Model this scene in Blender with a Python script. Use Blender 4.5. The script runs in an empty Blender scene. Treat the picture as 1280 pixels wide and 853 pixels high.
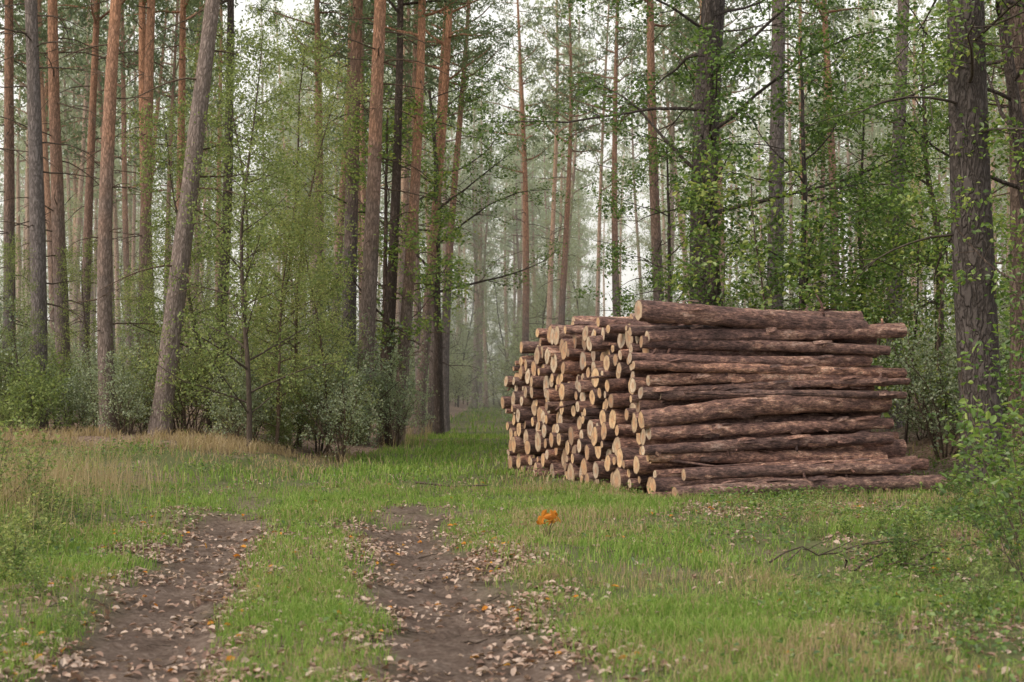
import bpy, math, random
import numpy as np
rng=np.random.default_rng(11)
F=1778.0; CAMH=1.6; HOR=480.0
scene=bpy.context.scene

# ---------------- noise helpers
_tab=np.random.default_rng(3).random((256,256))
def vnoise(x,y):
    x=np.asarray(x,float);y=np.asarray(y,float)
    xi=np.floor(x).astype(int);yi=np.floor(y).astype(int)
    fx=x-xi;fy=y-yi;fx=fx*fx*(3-2*fx);fy=fy*fy*(3-2*fy)
    a=_tab[xi&255,yi&255];b=_tab[(xi+1)&255,yi&255];c=_tab[xi&255,(yi+1)&255];d=_tab[(xi+1)&255,(yi+1)&255]
    return (a*(1-fx)+b*fx)*(1-fy)+(c*(1-fx)+d*fx)*fy
def fbm(x,y,o=4):
    s=0;a=.5
    for i in range(o):
        s=s+a*vnoise(x*2**i+17.3*i,y*2**i+5.1*i);a*=.5
    return s/(1-.5**o)
def ss(a,b,x):
    t=np.clip((np.asarray(x,float)-a)/(b-a),0,1);return t*t*(3-2*t)
def cen(y):
    return np.interp(y,[-60,0,7.6,12.9,16.5,21,27,35,45,70,120],[1,-.3,-1.16,-1.85,-2.3,-2.5,-2.2,-1.6,-1.3,-1.6,-3])
def rutmask(x,y):
    x=np.asarray(x,float);y=np.asarray(y,float)
    s=x-cen(y)+ (fbm(x*1.3,y*.7)-.5)*.35
    n=fbm(x*2.2+9,y*1.6)-.5
    w=.54+n*.35
    l=np.exp(-(np.abs((s+1.02))/w)**5); r=np.exp(-(np.abs((s-1.04))/(w*1.12))**5)
    fd=1-ss(15.5,21.5,y+n*8)
    return np.maximum(l,r)*fd
def forest(x,y):
    x=np.asarray(x,float);y=np.asarray(y,float)
    n=(fbm(x*.5,y*.5)-.5)*2
    edge=np.interp(x,[-40,-12,-5,-3.2,-2.8,-2.6],[24,25.5,27,32,60,300])
    f=ss(-.8,.8,y-edge+n)*(x<cen(y)-.6)
    fr=ss(-.8,.8,x-np.interp(y,[0,8,16,22,26,30,300],[6,6,6.3,6.8,4.5,1.6,1.2])+n)
    return np.maximum(f,fr)
def H(x,y):
    x=np.asarray(x,float);y=np.asarray(y,float)
    c=cen(y);s=x-c
    fd=1-ss(15,22,y)
    z=-.13*(np.exp(-(np.abs(s+1.02)/.5)**2.5)+np.exp(-(np.abs(s-1.04)/.55)**2.5))*fd
    z=z+.55*ss(20,28.5,y)*ss(-3.2,-6.5,x)+.22*ss(-2.2,-4.2,s)*(1-ss(14,24,y))
    z=z+.15*ss(30,45,y)*ss(-3.2,-5,x)
    z=z+.75*ss(6.0,9.5,x)*ss(8,19,y)+.15*ss(2,5,x)*(1-ss(12,17,y))
    z=z+.4*ss(28,45,y)*ss(.8,5,x)
    amp=np.where((x>0)&(x<6.5)&(y>19)&(y<31),.3,1.0)
    z=z+(fbm(x*.45,y*.45)-.5)*.14*amp+(fbm(x*2.5,y*2.5)-.5)*.06*amp
    return z
def P(px,d): return (px-640)/F*d

# ---------------- mesh builder
class MB:
    def __init__(s): s.v=[];s.n=0;s.f=[]
    def add(s,v,faces):
        s.v.append(np.asarray(v,float))
        for f in faces:
            fa,m=f[0],f[1]; uv=f[2] if len(f)>2 else None; sm=f[3] if len(f)>3 else True
            s.f.append((np.asarray(fa,int)+s.n,m,uv,sm))
        s.n+=len(v)
    def tube(s,pts,rad,sides,mat,closed=False):
        pts=np.asarray(pts,float);n=len(pts)
        t=np.gradient(pts,axis=0);t/=np.linalg.norm(t,axis=1)[:,None]+1e-9
        ref=np.array([0,0,1.]) if abs(t[0,2])<.8 else np.array([1.,0,0])
        a=np.cross(t,ref);a/=np.linalg.norm(a,axis=1)[:,None]+1e-9
        b=np.cross(t,a)
        th=np.arange(sides)*2*math.pi/sides
        rad=np.asarray(rad,float)
        if rad.ndim==1: rad=np.repeat(rad[:,None],sides,1)
        v=pts[:,None,:]+rad[:,:,None]*(a[:,None,:]*np.cos(th)[None,:,None]+b[:,None,:]*np.sin(th)[None,:,None])
        i=np.arange(n-1)[:,None]*sides;j=np.arange(sides)[None,:];k=(j+1)%sides
        q=np.stack([i+j,i+k,i+sides+k,i+sides+j],-1).reshape(-1,4)
        s.add(v.reshape(-1,3),[(q,mat)])
        return v
    def mesh(s,name,mats):
        me=bpy.data.meshes.new(name)
        V=np.concatenate(s.v);me.vertices.add(len(V));me.vertices.foreach_set("co",V.astype(np.float32).ravel())
        loops=[];tot=[];mi=[];uv=[];sm=[]
        anyuv=any(f[2] is not None for f in s.f)
        for fa,m,u,smo in s.f:
            loops.append(fa.ravel());tot.append(np.full(len(fa),fa.shape[1]));mi.append(np.full(len(fa),m));sm.append(np.full(len(fa),smo))
            if anyuv: uv.append(np.zeros((fa.size,2)) if u is None else np.asarray(u).reshape(-1,2))
        L=np.concatenate(loops);T=np.concatenate(tot)
        me.loops.add(len(L));me.loops.foreach_set("vertex_index",L.astype(np.int32))
        me.polygons.add(len(T));st=np.concatenate([[0],np.cumsum(T)[:-1]])
        me.polygons.foreach_set("loop_start",st.astype(np.int32))
        me.polygons.foreach_set("material_index",np.concatenate(mi).astype(np.int32))
        me.polygons.foreach_set("use_smooth",np.concatenate(sm).astype(bool))
        if anyuv:
            ul=me.uv_layers.new(name="UVMap");ul.data.foreach_set("uv",np.concatenate(uv).astype(np.float32).ravel())
        for m in mats: me.materials.append(m)
        me.update(calc_edges=True);me.validate()
        return me
def unit(a): return a/(np.linalg.norm(a,axis=-1,keepdims=True)+1e-9)
def leaves(mb,c,L,W,mat,flat=0.0,fold=.25,r=rng):
    c=np.asarray(c,float);n=len(c)
    if n==0:return
    a=r.normal(size=(n,3));a[:,2]*=(1-flat);a=unit(a)
    nn=r.normal(size=(n,3));nn[:,2]+=flat*4;b=unit(np.cross(nn,a));nm=np.cross(a,b)
    s=(r.uniform(.65,1.25,n))[:,None];L=L*s;W=W*s
    B=c-a*L/2;T=c+a*L/2;up=nm*W*fold
    R1=c-a*L*.2+b*W*.42+up;R2=c+a*L*.15+b*W*.5+up;L1=c-a*L*.2-b*W*.42+up;L2=c+a*L*.15-b*W*.5+up
    v=np.stack([B,R1,R2,T,L2,L1],1).reshape(-1,3)
    i=np.arange(n)[:,None]*6
    q=np.concatenate([i+np.array([0,1,2,3]),i+np.array([0,3,4,5])])
    mb.add(v,[(q,mat,None,False)])
def quads(mb,c,L,W,mat,a=None,r=rng):
    n=len(c)
    if a is None: a=unit(r.normal(size=(n,3)))
    b=unit(np.cross(r.normal(size=(n,3)),a))
    s=(r.uniform(.7,1.3,n))[:,None]
    v=np.stack([c-a*L/2*s,c+b*W/2*s,c+a*L/2*s,c-b*W/2*s],1).reshape(-1,3)
    mb.add(v,[(np.arange(n)[:,None]*4+np.arange(4),mat,None,False)])

# ---------------- materials
def newmat(name):
    m=bpy.data.materials.new(name);m.use_nodes=True;nt=m.node_tree;nt.nodes.clear()
    out=nt.nodes.new('ShaderNodeOutputMaterial')
    return m,nt,out
def nd(nt,t,**k):
    n=nt.nodes.new(t)
    for a,b in k.items(): setattr(n,a,b)
    return n
def ramp(nt,fac,stops):
    r=nd(nt,'ShaderNodeValToRGB');e=r.color_ramp.elements
    while len(e)<len(stops): e.new(.5)
    for i,(p,c) in enumerate(stops): e[i].position=p;e[i].color=(*c,1)
    nt.links.new(fac,r.inputs[0]);return r.outputs[0]
def noise(nt,vec,scale,detail=4,rough=.55):
    n=nd(nt,'ShaderNodeTexNoise');n.inputs['Scale'].default_value=scale;n.inputs['Detail'].default_value=detail;n.inputs['Roughness'].default_value=rough
    if vec is not None: nt.links.new(vec,n.inputs['Vector'])
    return n.outputs['Fac']
def mapping(nt,vec,scale):
    m=nd(nt,'ShaderNodeMapping');m.inputs['Scale'].default_value=scale;nt.links.new(vec,m.inputs['Vector']);return m.outputs[0]
def mix(nt,fac,a,b,mode='MIX'):
    m=nd(nt,'ShaderNodeMix',data_type='RGBA',blend_type=mode)
    for s,v in ((m.inputs[0],fac),(m.inputs[6],a),(m.inputs[7],b)):
        if isinstance(v,bpy.types.NodeSocket): nt.links.new(v,s)
        elif isinstance(v,(int,float)): s.default_value=v
        else: s.default_value=(*v,1)
    return m.outputs[2]
def math_(nt,op,a,b=0.0,c=None):
    m=nd(nt,'ShaderNodeMath',operation=op)
    for s,v in zip(m.inputs,(a,b,c)):
        if v is None: continue
        if isinstance(v,bpy.types.NodeSocket): nt.links.new(v,s)
        else: s.default_value=v
    return m.outputs[0]
def leafmat(name,cols,trans=.4,gloss=.06):
    m,nt,out=newmat(name)
    g=nd(nt,'ShaderNodeNewGeometry');oi=nd(nt,'ShaderNodeObjectInfo')
    f=math_(nt,'ADD',math_(nt,'MULTIPLY',g.outputs['Random Per Island'],.62),math_(nt,'MULTIPLY',oi.outputs['Random'],.38))
    col=ramp(nt,f,[(i/(len(cols)-1),c) for i,c in enumerate(cols)])
    d=nd(nt,'ShaderNodeBsdfDiffuse');t=nd(nt,'ShaderNodeBsdfTranslucent')
    nt.links.new(col,d.inputs[0])
    tcol=mix(nt,1.0,col,(1.25,1.25,.7),'MULTIPLY');nt.links.new(tcol,t.inputs[0])
    m1=nd(nt,'ShaderNodeMixShader');m1.inputs[0].default_value=trans;nt.links.new(d.outputs[0],m1.inputs[1]);nt.links.new(t.outputs[0],m1.inputs[2])
    last=m1
    if gloss>0:
        gl=nd(nt,'ShaderNodeBsdfGlossy');gl.inputs['Roughness'].default_value=.45
        m2=nd(nt,'ShaderNodeMixShader');m2.inputs[0].default_value=gloss;nt.links.new(m1.outputs[0],m2.inputs[1]);nt.links.new(gl.outputs[0],m2.inputs[2]);last=m2
    nt.links.new(last.outputs[0],out.inputs[0]);return m
def pbark(name,low,lowd,high,z0=3,z1=9,bump=.6,vs=1.0):
    m,nt,out=newmat(name)
    tc=nd(nt,'ShaderNodeTexCoord');v=mapping(nt,tc.outputs['Object'],(9*vs,9*vs,2.2*vs))
    vo=nd(nt,'ShaderNodeTexVoronoi',feature='DISTANCE_TO_EDGE');vo.inputs['Scale'].default_value=2.0
    nv=nd(nt,'ShaderNodeTexNoise');nv.inputs['Scale'].default_value=2.5;nt.links.new(v,nv.inputs['Vector'])
    vv=nd(nt,'ShaderNodeVectorMath',operation='ADD');nt.links.new(v,vv.inputs[0]);nt.links.new(nv.outputs['Color'],vv.inputs[1])
    nt.links.new(vv.outputs[0],vo.inputs['Vector'])
    crack=math_(nt,'MINIMUM',math_(nt,'MULTIPLY',vo.outputs['Distance'],4),1.0)
    n2=noise(nt,v,3,5,.65)
    lo=mix(nt,n2,lowd,low)
    sx=nd(nt,'ShaderNodeSeparateXYZ');nt.links.new(tc.outputs['Object'],sx.inputs[0])
    n3=noise(nt,tc.outputs['Object'],1.2,2)
    zz=math_(nt,'ADD',sx.outputs[2],math_(nt,'MULTIPLY',math_(nt,'SUBTRACT',n3,.5),6))
    mr=nd(nt,'ShaderNodeMapRange');mr.inputs[1].default_value=z0;mr.inputs[2].default_value=z1;nt.links.new(zz,mr.inputs[0])
    hi=mix(nt,n2,tuple(c*.55 for c in high),high)
    col=mix(nt,mr.outputs[0],lo,hi)
    col=mix(nt,math_(nt,'ADD',math_(nt,'MULTIPLY',crack,.6),.4),(0.03,.022,.018),col)
    oi=nd(nt,'ShaderNodeObjectInfo').outputs['Random']
    col=mix(nt,1.0,col,ramp(nt,oi,[(0,(.72,.77,.83)),(1,(1.18,1.08,1.0))]),'MULTIPLY')
    p=nd(nt,'ShaderNodeBsdfPrincipled');p.inputs['Roughness'].default_value=.9;p.inputs['Specular IOR Level'].default_value=.2
    nt.links.new(col,p.inputs['Base Color'])
    b=nd(nt,'ShaderNodeBump');b.inputs['Strength'].default_value=bump;b.inputs['Distance'].default_value=.03
    nt.links.new(math_(nt,'ADD',crack,n2),b.inputs['Height']);nt.links.new(b.outputs[0],p.inputs['Normal'])
    nt.links.new(p.outputs[0],out.inputs[0]);return m

M_bark=pbark('pine_bark',(.31,.26,.25),(.14,.115,.11),(.62,.35,.235),4,10.5)
M_barkmid_haze=pbark('pine_bark_mid_haze',(.38,.32,.30),(.24,.20,.185),(.66,.41,.29),3,9)  # pine bark with slight distance haze painted into the colour
M_barkfar_haze=pbark('pine_bark_far_haze',(.54,.46,.43),(.42,.36,.33),(.74,.54,.43),2,8,.2)  # same bark, paled further: aerial haze put into the base colours
M_barkdark=pbark('dark_bark',(.20,.16,.145),(.075,.058,.053),(.22,.165,.145),10,20,1.0,.8)
M_barkgrey=pbark('grey_bark',(.32,.28,.28),(.14,.12,.12),(.40,.32,.285),7,14,.6)
M_twig=pbark('twig_bark',(.15,.115,.09),(.08,.06,.05),(.16,.12,.10),5,20,.1)
M_needle=leafmat('pine_needles',[(.08,.115,.07),(.14,.185,.11),(.23,.28,.17)],.3,0)
M_needlefar_haze=leafmat('pine_needles_far_haze',[(.27,.33,.26),(.38,.44,.35),(.50,.54,.43)],.35,0)  # pale greens hold painted haze for the distant crowns
M_birch=leafmat('birch_leaves',[(.10,.14,.06),(.19,.245,.105),(.31,.36,.165),(.48,.47,.22)],.45,0)
M_oak=leafmat('oak_leaves',[(.035,.075,.022),(.085,.15,.04),(.19,.29,.08),(.40,.43,.13)],.45,.04)
M_shrub=leafmat('shrub_leaves',[(.11,.15,.10),(.19,.24,.16),(.29,.34,.23),(.42,.45,.32)],.4,.04)
M_shrubfar_haze=leafmat('shrub_leaves_far_haze',[(.24,.29,.21),(.35,.40,.29),(.46,.49,.36)],.4,0)  # haze painted as paler leaf colour, for distant shrubs and birches
M_grass=leafmat('grass_blades',[(.06,.12,.025),(.13,.225,.05),(.22,.33,.085),(.42,.42,.19)],.35,0)
M_dry=leafmat('dry_grass_blades',[(.24,.18,.11),(.38,.30,.19),(.52,.43,.29)],.3,0)
M_litter=leafmat('fallen_leaves',[(.14,.08,.06),(.25,.155,.12),(.35,.25,.20),(.47,.37,.32),(.52,.23,.09)],.1,.04)
M_orange=leafmat('orange_leaves',[(.38,.12,.03),(.52,.21,.04),(.60,.33,.09)],.3,0)

# ground material
mg,nt,out=newmat('forest_ground')
tc=nd(nt,'ShaderNodeTexCoord').outputs['Object']
def attr(n):
    a=nd(nt,'ShaderNodeAttribute');a.attribute_name=n;return a.outputs['Fac']
n1=noise(nt,tc,3.0,8,.65);n2=noise(nt,tc,22,6,.7)
vo=nd(nt,'ShaderNodeTexVoronoi');vo.inputs['Scale'].default_value=22;nt.links.new(tc,vo.inputs['Vector'])
soil=ramp(nt,n2,[(.3,(.075,.052,.043)),(.5,(.17,.125,.105)),(.7,(.29,.23,.20))]); soil=mix(nt,ramp(nt,n1,[(.4,(1,1,1)),(.6,(0,0,0))]),soil,mix(nt,.65,soil,(.075,.05,.04)))
gr=mix(nt,n2,(.05,.07,.025),(.15,.19,.07)); gr=mix(nt,n1,mix(nt,.5,gr,(.16,.13,.08)),gr)
sx=nd(nt,'ShaderNodeSeparateColor');nt.links.new(vo.outputs['Color'],sx.inputs[0])
lit=ramp(nt,sx.outputs[0],[(0,(.10,.065,.05)),(.4,(.20,.14,.11)),(.75,(.30,.22,.18)),(1,(.38,.29,.24))])
col=mix(nt,attr('litter'),gr,lit);col=mix(nt,attr('rut'),col,soil)
p=nd(nt,'ShaderNodeBsdfPrincipled');p.inputs['Roughness'].default_value=.95;p.inputs['Specular IOR Level'].default_value=.15
nt.links.new(col,p.inputs['Base Color'])
b=nd(nt,'ShaderNodeBump');b.inputs['Strength'].default_value=1.0;b.inputs['Distance'].default_value=.05
nt.links.new(math_(nt,'ADD',n1,n2),b.inputs['Height']);nt.links.new(b.outputs[0],p.inputs['Normal']);nt.links.new(p.outputs[0],out.inputs[0])

# ---------------- ground
ys=[-60.];
while ys[-1]<700:
    y=ys[-1];st=3 if y<0 else (.5 if y<4.5 else (.055 if y<13 else .055+(y-13)*.018));ys.append(y+min(st,20))
xs=[0.]
while xs[-1]<350:
    x=xs[-1];xs.append(x+(.06 if x<5 else .06+(x-5)*.05))
xs=np.array(xs);xs=np.concatenate([-xs[:0:-1],xs]);ys=np.array(ys)
X,Y=np.meshgrid(xs,ys);Z=H(X,Y)
rm=rutmask(X,Y);Z=Z+rm*(fbm(X*6,Y*3.5)-.5)*.12
nx,ny=len(xs),len(ys)
mb=MB();i=np.arange(ny-1)[:,None]*nx;j=np.arange(nx-1)[None]
mb.add(np.stack([X,Y,Z],-1).reshape(-1,3),[(np.stack([i+j,i+j+1,i+nx+j+1,i+nx+j],-1).reshape(-1,4),0)])
me=mb.mesh('ground',[mg])
fo=forest(X,Y)
sgn=X-cen(Y)
midl=np.exp(-(np.abs(sgn)/2.0)**4)*(1-ss(14,20,Y))
litm=np.clip(np.maximum(fo,midl*ss(.45,.65,fbm(X*1.7,Y*1.7)))+.4*ss(.5,.65,fbm(X*.8+4,Y*.8)),0,1)
for nme,arr in (('rut',rm),('litter',litm)):
    a=me.attributes.new(nme,'FLOAT','POINT');a.data.foreach_set('value',arr.astype(np.float32).ravel())
def obj(name,me,loc=(0,0,0),rot=(0,0,0),sc=(1,1,1),parent=None):
    o=bpy.data.objects.new(name,me);o.location=loc;o.rotation_euler=rot;o.scale=sc
    scene.collection.objects.link(o)
    if parent: o.parent=parent
    return o
obj('ground',me)

# ---------------- log pile
m_lb,nt,out=newmat('log_bark')
tcn=nd(nt,'ShaderNodeTexCoord').outputs['Object'];g=nd(nt,'ShaderNodeNewGeometry').outputs['Random Per Island']
off=nd(nt,'ShaderNodeCombineXYZ');nt.links.new(math_(nt,'MULTIPLY',g,37.0),off.inputs[0])
va=nd(nt,'ShaderNodeVectorMath',operation='ADD');nt.links.new(tcn,va.inputs[0]);nt.links.new(off.outputs[0],va.inputs[1])
v=mapping(nt,va.outputs[0],(3.4,8,8))
a1=noise(nt,v,1.7,8,.74);a2=noise(nt,mapping(nt,va.outputs[0],(9,30,30)),1.6,5,.75);a3=noise(nt,mapping(nt,va.outputs[0],(.7,2,2)),1.5,2,.6)
f1=math_(nt,'ADD',a1,math_(nt,'MULTIPLY',math_(nt,'SUBTRACT',a3,.5),.5))
c1=ramp(nt,f1,[(.30,(.075,.05,.047)),(.42,(.17,.113,.105)),(.51,(.27,.175,.155)),(.58,(.43,.28,.22)),(.66,(.64,.50,.43))])
c2=ramp(nt,a2,[(.32,(.20,.19,.19)),(.5,(.95,.93,.93)),(.68,(1.7,1.66,1.62))]);c1=mix(nt,1.0,c1,c2,'MULTIPLY')
tint=ramp(nt,g,[(0,(.52,.49,.53)),(.25,(1.0,.88,.87)),(.5,(.78,.77,.80)),(.75,(1.2,1.05,1.0)),(1,(1.4,1.18,1.05))])
c1=mix(nt,1.0,c1,tint,'MULTIPLY')
p=nd(nt,'ShaderNodeBsdfPrincipled');p.inputs['Roughness'].default_value=.75;p.inputs['Specular IOR Level'].default_value=.35
nt.links.new(c1,p.inputs['Base Color']);b=nd(nt,'ShaderNodeBump');b.inputs['Strength'].default_value=1.0;b.inputs['Distance'].default_value=.07
nt.links.new(math_(nt,'ADD',a1,math_(nt,'MULTIPLY',a2,.6)),b.inputs['Height']);nt.links.new(b.outputs[0],p.inputs['Normal']);nt.links.new(p.outputs[0],out.inputs[0])

m_le,nt,out=newmat('log_cut_end')
uv=nd(nt,'ShaderNodeUVMap').outputs[0];g=nd(nt,'ShaderNodeNewGeometry').outputs['Random Per Island']
ln=nd(nt,'ShaderNodeVectorMath',operation='LENGTH');nt.links.new(uv,ln.inputs[0]);r_=ln.outputs['Value']
tcn=nd(nt,'ShaderNodeTexCoord').outputs['Object']
nz=noise(nt,tcn,9,5,.6)
rr=math_(nt,'ADD',r_,math_(nt,'MULTIPLY',nz,.25))
rings=math_(nt,'ADD',math_(nt,'MULTIPLY',math_(nt,'SINE',math_(nt,'MULTIPLY',rr,75.0)),.5),.5)
base=ramp(nt,g,[(0,(.22,.15,.11)),(.15,(.50,.31,.18)),(.4,(.68,.46,.27)),(.6,(.42,.31,.22)),(.8,(.62,.50,.38)),(1,(.34,.27,.22))])
heart=mix(nt,.5,base,(.44,.19,.09))
hf=ramp(nt,rr,[(.45,(1,1,1)),(.62,(0,0,0))])
c=mix(nt,hf,base,heart)
c=mix(nt,math_(nt,'MULTIPLY',rings,.3),c,(.17,.095,.055))
c=mix(nt,ramp(nt,nz,[(.36,(.7,.7,.7)),(.56,(0,0,0))]),c,(.18,.13,.10))
# radial drying cracks
sp=nd(nt,'ShaderNodeSeparateXYZ');nt.links.new(uv,sp.inputs[0])
an_=math_(nt,'ADD',math_(nt,'ARCTAN2',sp.outputs[1],sp.outputs[0]),math_(nt,'MULTIPLY',g,6.28))
cr=math_(nt,'ABSOLUTE',math_(nt,'SINE',math_(nt,'ADD',math_(nt,'MULTIPLY',an_,2.0),math_(nt,'MULTIPLY',nz,1.5))))
c=mix(nt,ramp(nt,cr,[(.0,(.85,.85,.85)),(.07,(0,0,0))]),c,(.06,.035,.025))
c=mix(nt,ramp(nt,r_,[(.88,(0,0,0)),(.95,(1,1,1))]),c,(.12,.07,.05))
p=nd(nt,'ShaderNodeBsdfPrincipled');p.inputs['Roughness'].default_value=.85;nt.links.new(c,p.inputs['Base Color']);nt.links.new(p.outputs[0],out.inputs[0])

circ=np.zeros((0,3));
def zmax(u): return np.interp(u,[0,.6,1.5,3,5,6,6.8,7.4],[1.9,2.45,2.5,2.55,2.5,2.35,1.9,1.1])
r_l=np.random.default_rng(5)
fails=0;us=np.linspace(0.0,7.4,500)
while fails<25 and len(circ)<600:
    r=float(np.clip(r_l.normal(.120,.038),.055,.195))
    if len(circ):
        du=us[:,None]-circ[None,:,0];R=r+circ[None,:,2]
        zz=np.where(np.abs(du)<R,circ[None,:,1]+np.sqrt(np.maximum(R*R-du*du,0)),-1).max(1);z=np.maximum(zz,r)
    else: z=np.full(len(us),r)
    jit=r_l.uniform(-.04,.20)
    ok=(us-r>=.24*z-.05+jit)&(us+r<=7.45-.12*z)&(z+r*.6<=zmax(us)+.05)
    if not ok.any(): fails+=1;continue
    zc=np.where(ok,z,99);k=int(np.argmin(zc+r_l.random(len(us))*.05));circ=np.vstack([circ,[us[k],z[k],r]]);
mb=MB();S=18
def log(u,z,r,x0,L,yaw,pit,rs,vis=False):
    n=26 if vis else 9;t=np.linspace(0,1,n);tap=1-.20*t if rs.random()<.5 else .80+.20*t
    bend=rs.normal(0,.035);ph=rs.random()*6
    pts=np.stack([x0+t*L,u+yaw*(t-.5)*L+bend*np.sin(t*math.pi)*math.cos(ph)+rs.normal(0,.003,n),z+pit*(t-.5)*L+bend*np.sin(t*math.pi)*math.sin(ph)+rs.normal(0,.003,n)],-1)
    th=np.arange(S)*2*math.pi/S
    base=1+.06*np.cos(2*th+ph)+.035*np.cos(3*th+ph*2)
    rad=r*tap[:,None]*base[None]*(1+rs.normal(0,.038,(n,S)))
    for q in range(rs.integers(2,6)):
        a=rs.integers(1,n-1);bb=rs.integers(0,S);rad[a,bb]*=1.22;rad[a,(bb+1)%S]*=1.12
    v=mb.tube(pts,rad,S,0)
    for e,idx in ((0,0),(1,n-1)):
        ringv=v[idx];cc=ringv.mean(0)
        inner=cc+(ringv-cc)*.5
        V=np.vstack([ringv,inner,cc[None]])
        cs=np.stack([np.cos(th),np.sin(th)],-1)
        j=np.arange(S);k=(j+1)%S
        q=np.stack([j,k,S+k,S+j],-1);uq=np.stack([cs[j],cs[k],cs[k]*.5,cs[j]*.5],1)
        tr=np.stack([S+j,S+k,np.full(S,2*S)],-1);ut=np.stack([cs[j]*.5,cs[k]*.5,np.zeros((S,2))],1)
        if e==0: q=q[:,::-1];uq=uq[:,::-1];tr=tr[:,::-1];ut=ut[:,::-1]
        mb.add(V,[(q,1,uq,False),(tr,1,ut,False)])
    if vis:
        for q in range(rs.integers(0,5)):
            a=rs.integers(1,n-1);an=rs.random()*6.28;dr=np.array([rs.normal(0,.4),math.cos(an),math.sin(an)]);l=r+rs.uniform(.02,.09)
            mb.tube(np.stack([pts[a],pts[a]+dr*l]),[.028,.017],6,0)
        for q in range(rs.integers(6,20)):
            a=rs.integers(1,n-3);an=rs.random()*6.28;l=rs.uniform(.08,.40);w_=rs.uniform(.015,.045)
            t0=np.array([0,math.cos(an),math.sin(an)]);t1=np.array([0,-math.sin(an),math.cos(an)])
            c0=pts[a]+t0*r*1.03;e0=c0+np.array([l,0,0])+t0*rs.uniform(.0,.06)
            V=np.array([c0-t1*w_,c0+t1*w_,(c0+e0)/2+t1*w_*1.1+t0*.012,e0+t1*w_*.4,e0-t1*w_*.5,(c0+e0)/2-t1*w_+t0*.012])
            mb.add(V,[(np.array([[0,1,2,5],[5,2,3,4]]),0,None,False)])
for (u,z,r) in circ:
    top=(z+r)>zmax(u)-.28;front=u<.24*z+.45
    k=4 if (top or front) else 1
    jx=float(np.clip(r_l.normal(0,.11),-.22,.25))
    L=4.02+r_l.normal(0,.17)+(.18 if z<.6 and front else 0)
    log(u,z,r*.985,jx,L,r_l.normal(0,.007*k),r_l.normal(0,.006*k),r_l,top or front)
for (u,z,r,x0,L,yaw,pit) in [(.62,2.58,.155,-.05,3.75,.02,-.06),(1.35,2.66,.12,.35,3.75,.06,.0),(2.4,2.68,.10,.6,3.4,-.05,.012),(-.24,.13,.12,.14,4.35,.015,.012),(3.9,2.66,.10,.1,3.9,.04,0),(-.12,.36,.085,.35,3.6,-.01,.006)]:
    log(u,z,r,x0,L,yaw,pit,r_l,True)
for pts in [((-.1,1.6,1.75),(-.55,1.2,1.72),(-.75,1.0,1.70)),((3.1,.8,2.6),(3.0,.72,2.85),(2.88,.68,3.0)),((-.05,3.4,1.3),(-.4,3.1,1.25),(-.5,3,1.2)),((.2,.2,.55),(.9,.02,.45),(1.6,-.08,.5)),((.5,.2,1.5),(1.4,.12,1.47),(2.6,.15,1.5))]:
    mb.tube(np.array(pts),[.025,.018,.01],6,0)
pile_o=(2.05,20.05)
ang=math.radians(17)
obj('log_pile',mb.mesh('log_pile',[m_lb,m_le]),(pile_o[0],pile_o[1],-.03),(0,0,ang))

# ---------------- tree generators
def grow(mb,lp,p,d,L,r,lvl,Q,rs):
    n=Q['seg'][lvl];pts=[p];dirs=[d];step=L/n
    for i in range(n):
        d=d+rs.normal(0,Q['wob'][lvl],3)+np.array([0,0,Q['trop'][lvl]]);d=d/np.linalg.norm(d)
        p=p+d*step;pts.append(p);dirs.append(d)
    pts=np.array(pts);rad=np.linspace(r,max(r*Q['tip'][lvl],.0015),n+1)
    mb.tube(pts,rad,Q['sides'][lvl],0)
    if lvl==Q['max']:
        k=Q['leaves'];t=rs.uniform(Q.get('lt0',.1),1,k)*n;i=np.minimum(t.astype(int),n-1);f=(t-i)[:,None]
        lp.append(pts[i]*(1-f)+pts[i+1]*f+rs.normal(0,Q['spread'],(k,3)));return
    for c in range(Q['n'][lvl]):
        t=Q['t0'][lvl]+(1-Q['t0'][lvl])*(c+rs.random())/Q['n'][lvl];t=min(t,.999)
        i=int(t*n);f=t*n-i;pp=pts[i]*(1-f)+pts[i+1]*f;dd=dirs[i+1]
        a=math.radians(rs.normal(Q['ang'][lvl],10));az=c*2.4+rs.normal(0,.4)
        e1=np.cross(dd,[0.3,.1,1.]) ;e1/=np.linalg.norm(e1)+1e-9;e2=np.cross(dd,e1)
        nd_=dd*math.cos(a)+(e1*math.cos(az)+e2*math.sin(az))*math.sin(a)
        if lvl>0: nd_[2]*=Q.get('flat',1.0);nd_/=np.linalg.norm(nd_)
        tt=(t-Q['t0'][lvl])/(1-Q['t0'][lvl])
        sh=Q['shape'](tt) if lvl==0 else (1-.5*tt)
        grow(mb,lp,pp,nd_,L*0+Q['len'][lvl]*sh*rs.uniform(.7,1.2),max(rad[i]*.5*rs.uniform(.6,1),.003),lvl+1,Q,rs)
def birch(seed,h=8.5,n=40,leaf=.055,lv=30):
    rs=np.random.default_rng(seed);mb=MB();lp=[]
    Q=dict(seg=[14,6,4],wob=[.05,.10,.15],trop=[.03,-.02,-.10],tip=[.12,.2,.4],sides=[8,4,3],max=2,leaves=lv,spread=.085,n=[n,9],t0=[.06,.15],ang=[58,45],len=[1.9,.75],shape=lambda t:1.05-.75*t)
    grow(mb,lp,np.zeros(3),np.array([rs.normal(0,.05),rs.normal(0,.05),1.]),h,.06,0,Q,rs)
    C=np.vstack(lp);quads(mb,C,leaf,leaf*.75,1,r=rs);return mb.mesh('birch_tree',[M_twig,M_birch])
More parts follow.
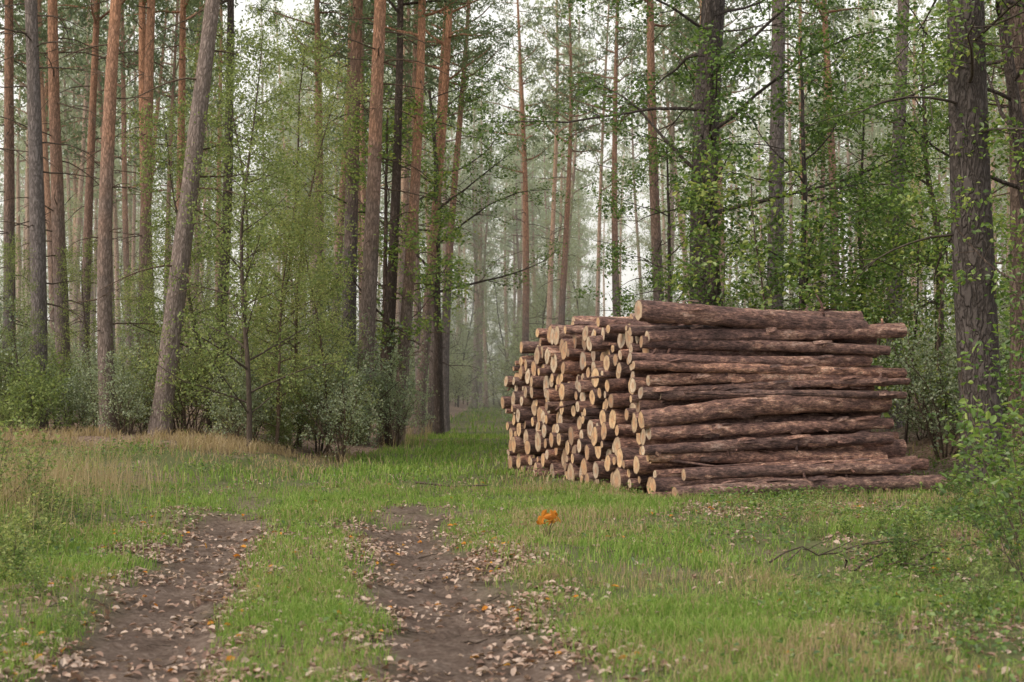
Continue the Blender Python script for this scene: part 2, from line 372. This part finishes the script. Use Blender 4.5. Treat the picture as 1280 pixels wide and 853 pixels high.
def oak(seed,h=10,r=.14,n=12,L=3.4,t0=.25,leaf=.10,lv=13,n1=7):
    rs=np.random.default_rng(seed);mb=MB();lp=[]
    Q=dict(seg=[14,8,5,3],wob=[.05,.13,.18,.2],trop=[.03,.0,-.01,0],tip=[.25,.2,.3,.5],sides=[10,6,4,3],max=3,leaves=lv,spread=.11,n=[n,n1,5],t0=[t0,.25,.2],ang=[70,50,45],len=[L,1.35,.55],flat=.5,shape=lambda t:1-.45*t)
    grow(mb,lp,np.zeros(3),np.array([rs.normal(0,.03),rs.normal(0,.03),1.]),h,r,0,Q,rs)
    leaves(mb,np.vstack(lp),leaf,leaf*.6,1,flat=.4,r=rs);return mb.mesh('oak_tree',[M_barkdark,M_oak])
def shrub(seed,h=2.2,stems=7,leaf=.06,mat=None,lv=14):
    rs=np.random.default_rng(seed);mb=MB();lp=[]
    Q=dict(seg=[7,5,3],wob=[.12,.16,.2],trop=[.02,.02,0],tip=[.3,.3,.5],sides=[5,4,3],max=2,leaves=lv,spread=.06,n=[8,5],t0=[.15,.2],ang=[50,45],len=[h*.42,h*.2],shape=lambda t:1-.4*t)
    for s_ in range(stems):
        a=rs.random()*6.28;t=rs.uniform(.1,.6)
        grow(mb,lp,np.array([math.cos(a)*.1,math.sin(a)*.1,-.05]),unit(np.array([math.cos(a)*t,math.sin(a)*t,1.])),h*rs.uniform(.6,1.1),.016*h/2,0,Q,rs)
    C=np.vstack(lp);quads(mb,C,leaf,leaf*.7,1,r=rs);return mb.mesh('shrub',[M_twig,mat or M_shrub])
def weedshrub(seed,h=1.2,stems=5,leaf=.075):
    rs=np.random.default_rng(seed);mb=MB();lp=[]
    Q=dict(seg=[7,4],wob=[.10,.16],trop=[.01,.02],tip=[.3,.3],sides=[5,3],max=1,leaves=9,spread=.035,n=[9],t0=[.2],ang=[50],len=[h*.32],shape=lambda t:1-.4*t)
    for s_ in range(stems):
        a=rs.random()*6.28;t=rs.uniform(.1,.7)
        grow(mb,lp,np.array([math.cos(a)*.08,math.sin(a)*.08,-.03]),unit(np.array([math.cos(a)*t,math.sin(a)*t,1.])),h*rs.uniform(.5,1.1),.007,0,Q,rs)
    leaves(mb,np.vstack(lp),leaf,leaf*.6,1,flat=.5,r=rs);return mb.mesh('leafy_shrub',[M_twig,M_oak])
def pine(seed,h=23,r=.2,crown=.55,curve=1.0,far=False):
    rs=np.random.default_rng(seed);mb=MB();n=14 if far else 26;t=np.linspace(0,1,n)
    ph=rs.random(2)*6;amp=.18*curve
    cx=amp*np.sin(t*5+ph[0])-amp*math.sin(ph[0]);cy=amp*np.sin(t*4+ph[1])-amp*math.sin(ph[1])
    pts=np.stack([cx,cy,t*h-.1],-1)
    rad=r*(1-.82*t**1.1);rad[0]*=1.25;S_=8 if far else 14
    rad2=rad[:,None]*(1+rs.normal(0,.025,(n,S_)))
    mb.tube(pts,rad2,S_,0)
    def at(z):
        f=z/h*(n-1);i=min(int(f),n-2);return pts[i]+(pts[i+1]-pts[i])*(f-i)
    for k in range(8 if far else rs.integers(14,24)):
        z=rs.uniform(2.5,h*crown);a=rs.random()*6.28;L=rs.uniform(.2,2.4)*(.5+z/(h*crown))
        q=[at(z)];d=np.array([math.cos(a),math.sin(a),rs.uniform(-.1,.5)]);d/=np.linalg.norm(d)
        for s_ in range(6): d=unit(d+rs.normal(0,.12,3)+np.array([0,0,-.09]));q.append(q[-1]+d*L/6)
        mb.tube(np.array(q),np.linspace(.022,.005,7),3 if far else 4,2)
        if L>1 and not far:
            for s_ in range(3):
                b0=q[rs.integers(2,6)];dd=unit(d+rs.normal(0,.5,3));mb.tube(np.array([b0,b0+dd*.3,b0+dd*.6+np.array([0,0,-.05])]),[.008,.006,.003],3,2)
    C=[]
    nb=26 if far else 30
    for k in range(nb):
        f=(k+rs.random())/nb;z=h*(crown+(1-crown)*f*.98);a=k*2.4+rs.normal(0,.4);L=(2.6*(1-f)**.6+.5)*rs.uniform(.6,1.15)
        q=[at(z)];d=unit(np.array([math.cos(a),math.sin(a),rs.uniform(0,.5)]))
        for s_ in range(6): d=unit(d+rs.normal(0,.13,3)+np.array([0,0,.03]));q.append(q[-1]+d*L/6)
        q=np.array(q);mb.tube(q,np.linspace(.05*(1-f)+.015,.008,7),3,0)
        for s_ in range(int(4+L*(3.5 if far else 4.5))):
            b0=q[rs.integers(2,7)];c=b0+rs.normal(0,.30,3)*np.array([1,1,.6])
            C.append(c+rs.normal(0,.13 if not far else .17,(9 if far else 13,3))*np.array([1,1,.75]))
    quads(mb,np.vstack(C),.26 if far else .20,.09 if far else .05,1,r=rs)
    return mb.mesh('pine_tree',[M_bark,M_needle,M_twig])
pines=[pine(21,23,.2,.56),pine(22,24,.2,.52),pine(23,22,.2,.6,1.4),pine(24,25,.2,.54,.7)]
fpines=[pine(25,23,.18,.5,far=True),pine(26,24,.18,.42,far=True),pine(27,22,.18,.55,1.4,far=True)]
births=[birch(31),birch(32,7.5,34),birch(33,9.5,44)]
oaks=[oak(41),oak(42,9,.10,14,2.8,.15),oak(43,11,.15,14,3.8,.25),oak(46,13,.2,15,5.2,.38,.10,12,9)]
saps=[oak(44,4.5,.03,10,1.2,.15,.09,9),oak(45,3.6,.025,9,1.0,.12,.09,8)]
shr=[shrub(51),shrub(52,2.6,8),shrub(53,1.8,6),shrub(54,3.2,8,.065)]
weeds=[weedshrub(61),weedshrub(62,1.6,6),weedshrub(63,.8,4,.06)]
def setm(o,d):
    for i,m in d.items():
        o.material_slots[i].link='OBJECT';o.material_slots[i].material=m
def put(name,me,px,d,sc=1.0,sz=None,rz=None,parent=None,mats=None,dz=0,x=None):
    x=P(px,d) if x is None else x
    sz=sc if sz is None else sz
    o=obj(name,me,(x,d,float(H(x,d))-.05+dz),(0,0,rng.random()*6.28 if rz is None else rz),(sc,sc,sz),parent)
    if mats:setm(o,mats)
    return o
from mathutils import Euler, Vector
def pineP(px,d,w,top,k,mat=None,name='pine_tree'):
    dia=w/F*d;sc=dia/.36
    hh=480/F*d+CAMH
    lean=math.atan((top-px)/F*d/hh)
    o=put(name,pines[k%4],px,d,sc,max(.85,min(1.15,sc)),mats={0:mat} if mat else None)
    rz=rng.random()*6.28
    o.rotation_euler=(Euler((0,lean,0)).to_matrix()@Euler((0,0,rz)).to_matrix()).to_euler()
    return o
for a in [(48,33,20,48,0,M_barkgrey),(82,35,17,78,1),(137,29,19,128,2),(176,36,15,190,3),(190,38,14,186,0),(200,28.5,23,246,1,M_barkgrey),
          (268,37,14,292,2,M_barkdark),(432,38,18,457,3),(450,36,20,490,0),(497,37,15,516,1),(478,37,14,500,2,M_barkdark),(522,42,13,552,3),(540,45,12,566,0),(556,48,11,572,2),
          (833,36,14,815,1),(966,34,21,962,3,M_barkgrey),(1118,31,19,1120,0,M_barkgrey),(1230,21.5,49,1217,1,M_barkdark),(1278,24,34,1270,2,M_barkdark),
          (1042,42,12,1040,2),(12,38,15,5,3),(-40,33,22,-40,0),(395,44,12,398,1),(420,50,11,422,2),(1340,24,30,1335,3,M_barkgrey),(775,55,10,770,0),(700,58,9,706,2),(655,60,9,650,1),(105,40,12,108,1),(222,42,12,226,3)]:
    pineP(*a)
pineP(892,31,37,884,2,M_barkdark)
for px,d,k,s in [(312,27.5,0,1.0),(262,30,1,.95),(375,31,2,.85),(440,35,1,.6),(120,34,1,.6),(30,31,0,.5),(345,29,1,.7),(230,29,1,.6),(410,30,0,.6),(295,33,2,1.0),(340,34,0,1.1),(180,33,1,.5),(1100,34,0,.8)]:
    put('birch_tree',births[k],px,d,s)
for px,d,k,s,rz in [(478,38,1,1.0,.5),(897,30.6,3,.95,2.),(1000,28,1,.95,1.),(1175,30,2,.75,4.),(1330,20,1,.85,2.5),(550,43,3,.8,2.2),(1080,31,1,.8,5.),(840,31,1,.75,3.3),(1320,23,3,.8,1.)]:
    put('oak_tree',oaks[k],px,d,s,rz=rz)
for px,d,k,s in [(958,27.5,0,1.25),(1050,28,1,1.3),(1130,27.5,0,1.1),(1175,26,0,1.0),(1345,17,1,.9),(900,28.6,0,1.0)]:
    put('oak_sapling',saps[k],px,d,s)
ug=bpy.data.objects.new('understory_shrubs',None);scene.collection.objects.link(ug)
def inlane(x,y): return cen(y)-1.5<x<cen(y)+1.5 or (abs(x-P(600,y))<1.7 and y<80)
rs=np.random.default_rng(9)
for px in list(range(-60,500,27)):
    d=rs.uniform(28,32) + (4 if px>440 else 0);put('shrub',shr[rs.integers(4)],px+rs.normal(0,8),d,rs.uniform(.4,.9)*(1.2 if px<230 else 1),parent=ug,mats={1:M_shrub if rs.random()<.65 else M_birch})
for k in range(75):
    y=rs.uniform(31,60);px=rs.uniform(-150,1430);x=P(px,y)
    if inlane(x,y) or (x>-.6 and x<7.5 and y<30):continue
    put('shrub',shr[rs.integers(4)],px,y,rs.uniform(.5,1.15),parent=ug)
for k in range(16):
    x=rs.uniform(7.2,11);y=rs.uniform(24,30);put('shrub',shr[rs.integers(4)],0,y,rs.uniform(.4,.85),x=x,parent=ug)
for k in range(10):
    x=rs.uniform(1.5,7);y=rs.uniform(30,33);put('shrub',shr[rs.integers(4)],0,y,rs.uniform(.7,1.0),x=x,parent=ug)
for px,d,s,k in [(1290,14,.8,0),(1290,11,.7,1),(1150,13,.5,0),(1200,16,.45,1),(1110,14.5,.45,2),(1310,16,1.3,1),(1130,12,.4,0),(1235,9.5,.45,2),(1180,10.5,.4,2),(1295,12.5,1.1,1),(1262,18.5,.6,1),(1190,19.5,.5,0),(1250,13,.45,2),(1275,17,.9,0)]:
    put('leafy_shrub',weeds[k],px,d,s)
for px,d,s,k in [(20,13,.5,0),(55,14.5,.5,1),(5,11.5,.5,0),(-10,16,.8,1),(35,17,.6,1)]:
    put('leafy_shrub',weeds[k],px,d,s,mats={1:M_birch})
bg_=bpy.data.objects.new('brambles',None);scene.collection.objects.link(bg_)
for k in range(95):
    y=rs.uniform(7.5,18);x=rs.uniform(1.6+.06*y,.37*y+.6)
    if x<1.6: continue
    put('bramble',weeds[rs.integers(3)],0,y,rs.uniform(.12,.34)*(1 if x>3 else .7),x=x,parent=bg_,mats={1:M_oak if rs.random()<.6 else M_birch})
for k in range(45):
    y=rs.uniform(8,20);x=-rs.uniform(.28*y+.3,.37*y+.6);put('bramble',weeds[rs.integers(3)],0,y,rs.uniform(.12,.34),x=x,parent=bg_)

dg=bpy.data.objects.new('distant_forest',None);scene.collection.objects.link(dg)
rs=np.random.default_rng(77)
for k in range(340):
    y=46+ (rs.random()**.9)*110;px=rs.uniform(-150,1430);x=P(px,y)
    if inlane(x,y) and y<88: continue
    if 700<px<830 and rs.random()<.5: continue
    far=y>60
    s=rs.uniform(.6,.95)
    o=put('pine_tree_far',fpines[rs.integers(3)],px,y,s,rs.uniform(.85,1.1),parent=dg,mats={0:M_barkfar_haze if far else M_barkmid_haze,1:M_needlefar_haze if far else M_needle})
    o.rotation_euler[0]=rs.normal(0,.02);o.rotation_euler[1]=rs.normal(0,.025)
for k in range(180):
    y=rs.uniform(58,140);px=rs.uniform(-100,1380);x=P(px,y)
    if inlane(x,y) and y<90:continue
    if rs.random()<.6: put('shrub_far',shr[rs.integers(4)],px,y,rs.uniform(1.0,2.2),parent=dg,mats={1:M_shrubfar_haze})
    else: put('birch_far',births[rs.integers(3)],px,y,rs.uniform(.7,1.5),parent=dg,mats={1:M_shrubfar_haze})
for k in range(46):
    y=rs.uniform(92,150);px=rs.uniform(520,720)
    put('birch_far',births[rs.integers(3)],px,y,rs.uniform(.5,1.3),parent=dg,mats={1:M_shrubfar_haze})
for k in range(22):
    y=rs.uniform(95,150);px=rs.uniform(540,720)
    put('pine_tree_far',fpines[rs.integers(3)],px,y,rs.uniform(.7,1),rs.uniform(.85,1.1),parent=dg,mats={0:M_barkfar_haze,1:M_needlefar_haze})

# ---------------- grass
def blades(mb,x,y,h,w,bend,mat,rs):
    n=len(x);z=H(x,y)-.01;a=rs.random(n)*6.283;ba=rs.random(n)*6.283
    dx=np.cos(a)*w/2;dy=np.sin(a)*w/2;bx=np.cos(ba)*bend*h;by=np.sin(ba)*bend*h
    p=np.stack([x,y,z],-1);W=np.stack([dx,dy,0*dx],-1);B=np.stack([bx,by,0*bx],-1);Hh=np.stack([0*h,0*h,h],-1)
    v=np.stack([p-W,p+W,p-W*.8+B*.3+Hh*.6,p+W*.8+B*.3+Hh*.6,p+B+Hh*(1-.3*bend[:,None])],1).reshape(-1,3)
    i=np.arange(n)[:,None]*5
    mb.add(v,[(i+np.array([0,1,3,2]),mat,None,False),(i+np.array([2,3,4]),mat,None,False)])
rs=np.random.default_rng(101)
def scatter(n,y0,y1,pad=1.0):
    y=np.sqrt(rs.uniform(y0*y0,y1*y1,n));x=rs.uniform(-1,1,n)*(.40*y+pad);return x,y
def inpile(x,y):
    dx=x-pile_o[0];dy=y-pile_o[1];lx=dx*math.cos(ang)+dy*math.sin(ang);ly=-dx*math.sin(ang)+dy*math.cos(ang)
    return (lx>-.05)&(lx<4.2)&(ly>-.1)&(ly<7.4)
mb=MB();md=MB()
for n,y0,y1,h,w in [(220000,5.5,12,.065,.0055),(190000,12,22,.075,.009),(90000,22,45,.10,.019),(16000,45,90,.16,.035)]:
    x,y=scatter(n,y0,y1)
    s=x-cen(y)
    dens=(1-rutmask(x,y)*1.2)*(1-forest(x,y)*.9)
    midl=np.exp(-(np.abs(s)/1.85)**6)*(1-ss(13,19,y))
    pn=fbm(x*1.6,y*1.6);dens*=1-midl*(1-ss(.34,.5,pn)*.85)*(1-.5*np.exp(-(s/.5)**2))
    right=ss(1.3,3.0,x)*(1-ss(15,19.5,y));dens*=1-right*.8*(1-ss(.5,.65,fbm(x*1.1+3,y*1.1)))
    dens*=.2+.8*ss(.38,.6,fbm(x*.8+30,y*.8)+.12*np.exp(-(s/.6)**2))
    k=(rs.random(len(x))<dens)&~inpile(x,y);x=x[k];y=y[k]
    hv=h*rs.uniform(.5,1.7,len(x))*(.5+1.3*fbm(x*1.1+8,y*1.1))
    hv*=1+1.5*ss(-2.6,-4.2,(x-cen(y)))*(1-ss(14,20,y))
    dry=rs.random(len(x))<(.08+.6*ss(.42,.62,fbm(x*.6+60,y*.6)))*(.3+.55*(x>0))
    dry|=(rs.random(len(x))<.8*ss(23.0,25.5,y)*(x<-3.3))
    bend=rs.uniform(.1,.9,len(x));wv=w*rs.uniform(.6,1.4,len(x))
    blades(mb,x[~dry],y[~dry],hv[~dry],wv[~dry],bend[~dry],0,rs)
    blades(md,x[dry],y[dry],hv[dry]*1.15,wv[dry]*.8,bend[dry],0,rs)
x=rs.uniform(-13,-2.2,20000);y=rs.uniform(24,28.5,20000);k=(fbm(x*.8,y*.8)>.45)&(forest(x,y)>.02);x,y=x[k],y[k]
blades(md,x,y,rs.uniform(.08,.32,len(x)),np.full(len(x),.012),rs.uniform(.2,.9,len(x)),0,rs)
x=rs.normal(-6.6,.8,3500);y=rs.uniform(13,22,3500);blades(md,x,y,rs.uniform(.2,.9,3500),np.full(3500,.006),rs.uniform(.1,.7,3500),0,rs)
x=rs.normal(-1,1.2,1500);y=rs.uniform(34,46,1500);k=np.abs(x-P(600,y))>1.4;x,y=x[k],y[k];blades(md,x,y,rs.uniform(.2,.8,len(x)),np.full(len(x),.012),rs.uniform(.1,.7,len(x)),0,rs)
obj('grass',mb.mesh('grass',[M_grass]));obj('dry_grass',md.mesh('dry_grass',[M_dry]))
mb=MB()
x,y=scatter(80000,5.5,26);s=x-cen(y);dn=ss(.40,.58,fbm(x*.9+70,y*.9))*(ss(1.2,3,x)*.8+ss(-2,-3,s)*.9+.1)*(1-rutmask(x,y)*1.2)
k=(rs.random(len(x))<dn)&~inpile(x,y);x,y=x[k],y[k]
leaves(mb,np.stack([x,y,H(x,y)+rs.uniform(.02,.16,len(x))],-1),.045,.03,0,flat=.6,r=rs)
obj('ground_cover_plants',mb.mesh('ground_cover_plants',[M_oak]))
mb=MB()
x,y=scatter(190000,5.5,24);s=x-cen(y);rmk=rutmask(x,y)
edge=np.exp(-((np.abs(s)-1.78)/.34)**2)*1.1+np.exp(-((np.abs(s)-.40)/.28)**2)*.7+.06+rmk*.15
dn=edge*(1-ss(12.5,20,y)*.93)*(.12+ss(.35,.6,fbm(x*2.1+5,y*2.1)))
dn=np.maximum(dn,.6*np.exp(-(((x-4.0)/2.0)**2+((y-17.9)/1.1)**2)))
dn=np.maximum(dn,.30*ss(1.8,3.2,x)*(1-ss(13,18,y))*ss(.45,.62,fbm(x*1.5,y*1.5)))
k=rs.random(len(x))<dn*.8;x,y=x[k],y[k]
leaves(mb,np.stack([x,y,H(x,y)+rutmask(x,y)*.01+rs.uniform(.0,.03,len(x))],-1),.060,.037,0,flat=.75,fold=.3,r=rs)
obj('fallen_leaves',mb.mesh('fallen_leaves',[M_litter]))
mb=MB();k=rs.random(len(x))<.018;x,y=x[k],y[k]
leaves(mb,np.stack([x,y,H(x,y)+.03],-1),.065,.04,0,flat=.7,r=rs)
obj('orange_fallen_leaves',mb.mesh('orange_fallen_leaves',[M_orange]))
mb=MB();lp=[]
sx_,sy_=P(685,14.8),14.8
for k in range(6):
    a=k*1.05;q=np.array([[0,0,0],[math.cos(a)*.03,math.sin(a)*.03,.10],[math.cos(a)*.09,math.sin(a)*.09,.20]]);mb.tube(q,[.004,.003,.002],4,0);lp.append(q[2]+rs.normal(0,.035,(3,3)))
leaves(mb,np.vstack(lp),.11,.06,1,flat=.2,r=rs)
obj('oak_seedling',mb.mesh('oak_seedling',[M_twig,M_orange]),(sx_,sy_,float(H(sx_,sy_))))
mb=MB()
def stick(x,y,L,r,a,lift=.02):
    n=6;t=np.linspace(-.5,.5,n);px_=x+np.cos(a)*t*L+rs.normal(0,.02*L,n);py_=y+np.sin(a)*t*L+rs.normal(0,.02*L,n)
    mb.tube(np.stack([px_,py_,H(px_,py_)+r+rs.uniform(0,lift,n)],-1),np.linspace(r,r*.5,n),5,0)
x,y=scatter(520,6,22)
for a,b_ in zip(x,y):
    if not inpile(np.array([a]),np.array([b_]))[0]: stick(a,b_,rs.uniform(.08,.4),rs.uniform(.003,.008),rs.random()*6.28)
for k in range(11): stick(P(rs.uniform(1000,1180),12.5),rs.uniform(11.5,13.5),rs.uniform(.3,1.2),rs.uniform(.004,.012),rs.normal(.2,.7),.15)
stick(P(565,22),22,1.2,.02,-.3,.05);stick(P(590,9.6),9.6,.22,.01,.1)
obj('fallen_twigs',mb.mesh('fallen_twigs',[M_twig]))

# ---------------- thin real haze standing in the forest depth
bpy.ops.mesh.primitive_cube_add(size=1,location=(0,123,17));mo=bpy.context.object;mo.name='mist';mo.scale=(260,160,42)
mm,nt,out=newmat('mist');vs=nd(nt,'ShaderNodeVolumeScatter');vs.inputs['Color'].default_value=(.97,.98,.94,1);vs.inputs['Density'].default_value=.003;vs.inputs['Anisotropy'].default_value=0.0
nt.links.new(vs.outputs[0],out.inputs['Volume']);mo.data.materials.append(mm)

# ---------------- light / world / camera
w=bpy.data.worlds.new("World");scene.world=w;w.use_nodes=True;nt=w.node_tree
bg=nt.nodes['Background'];sky=nt.nodes.new('ShaderNodeTexSky');sky.sky_type='NISHITA';sky.sun_disc=False
el,az=math.radians(38),math.radians(-118)
sky.sun_elevation=el;sky.sun_rotation=az%(2*math.pi);sky.dust_density=6;sky.air_density=1.0;sky.ozone_density=1
nt.links.new(mix(nt,.8,sky.outputs[0],(10.4,10.2,9.5)),bg.inputs[0]);bg.inputs[1].default_value=.15
sd=Vector((math.sin(az)*math.cos(el),math.cos(az)*math.cos(el),math.sin(el)))
l=bpy.data.lights.new('sun','SUN');l.energy=2.6;l.angle=math.radians(12);l.color=(1,.87,.69)
lo=obj('sun',l);lo.rotation_euler=(-sd).to_track_quat('-Z','Y').to_euler()
cam=bpy.data.cameras.new('camera');cam.lens=50;cam.sensor_width=36;cam.clip_end=2000;cam.clip_start=.1
cam.dof.use_dof=True;cam.dof.focus_distance=20.5;cam.dof.aperture_fstop=2.8
co=obj('camera',cam,(0,0,CAMH),(math.radians(90)+math.atan(53.5/F),0,0));scene.camera=co
scene.view_settings.view_transform='Standard';scene.view_settings.look='None';scene.view_settings.exposure=0
print('logs',len(circ))
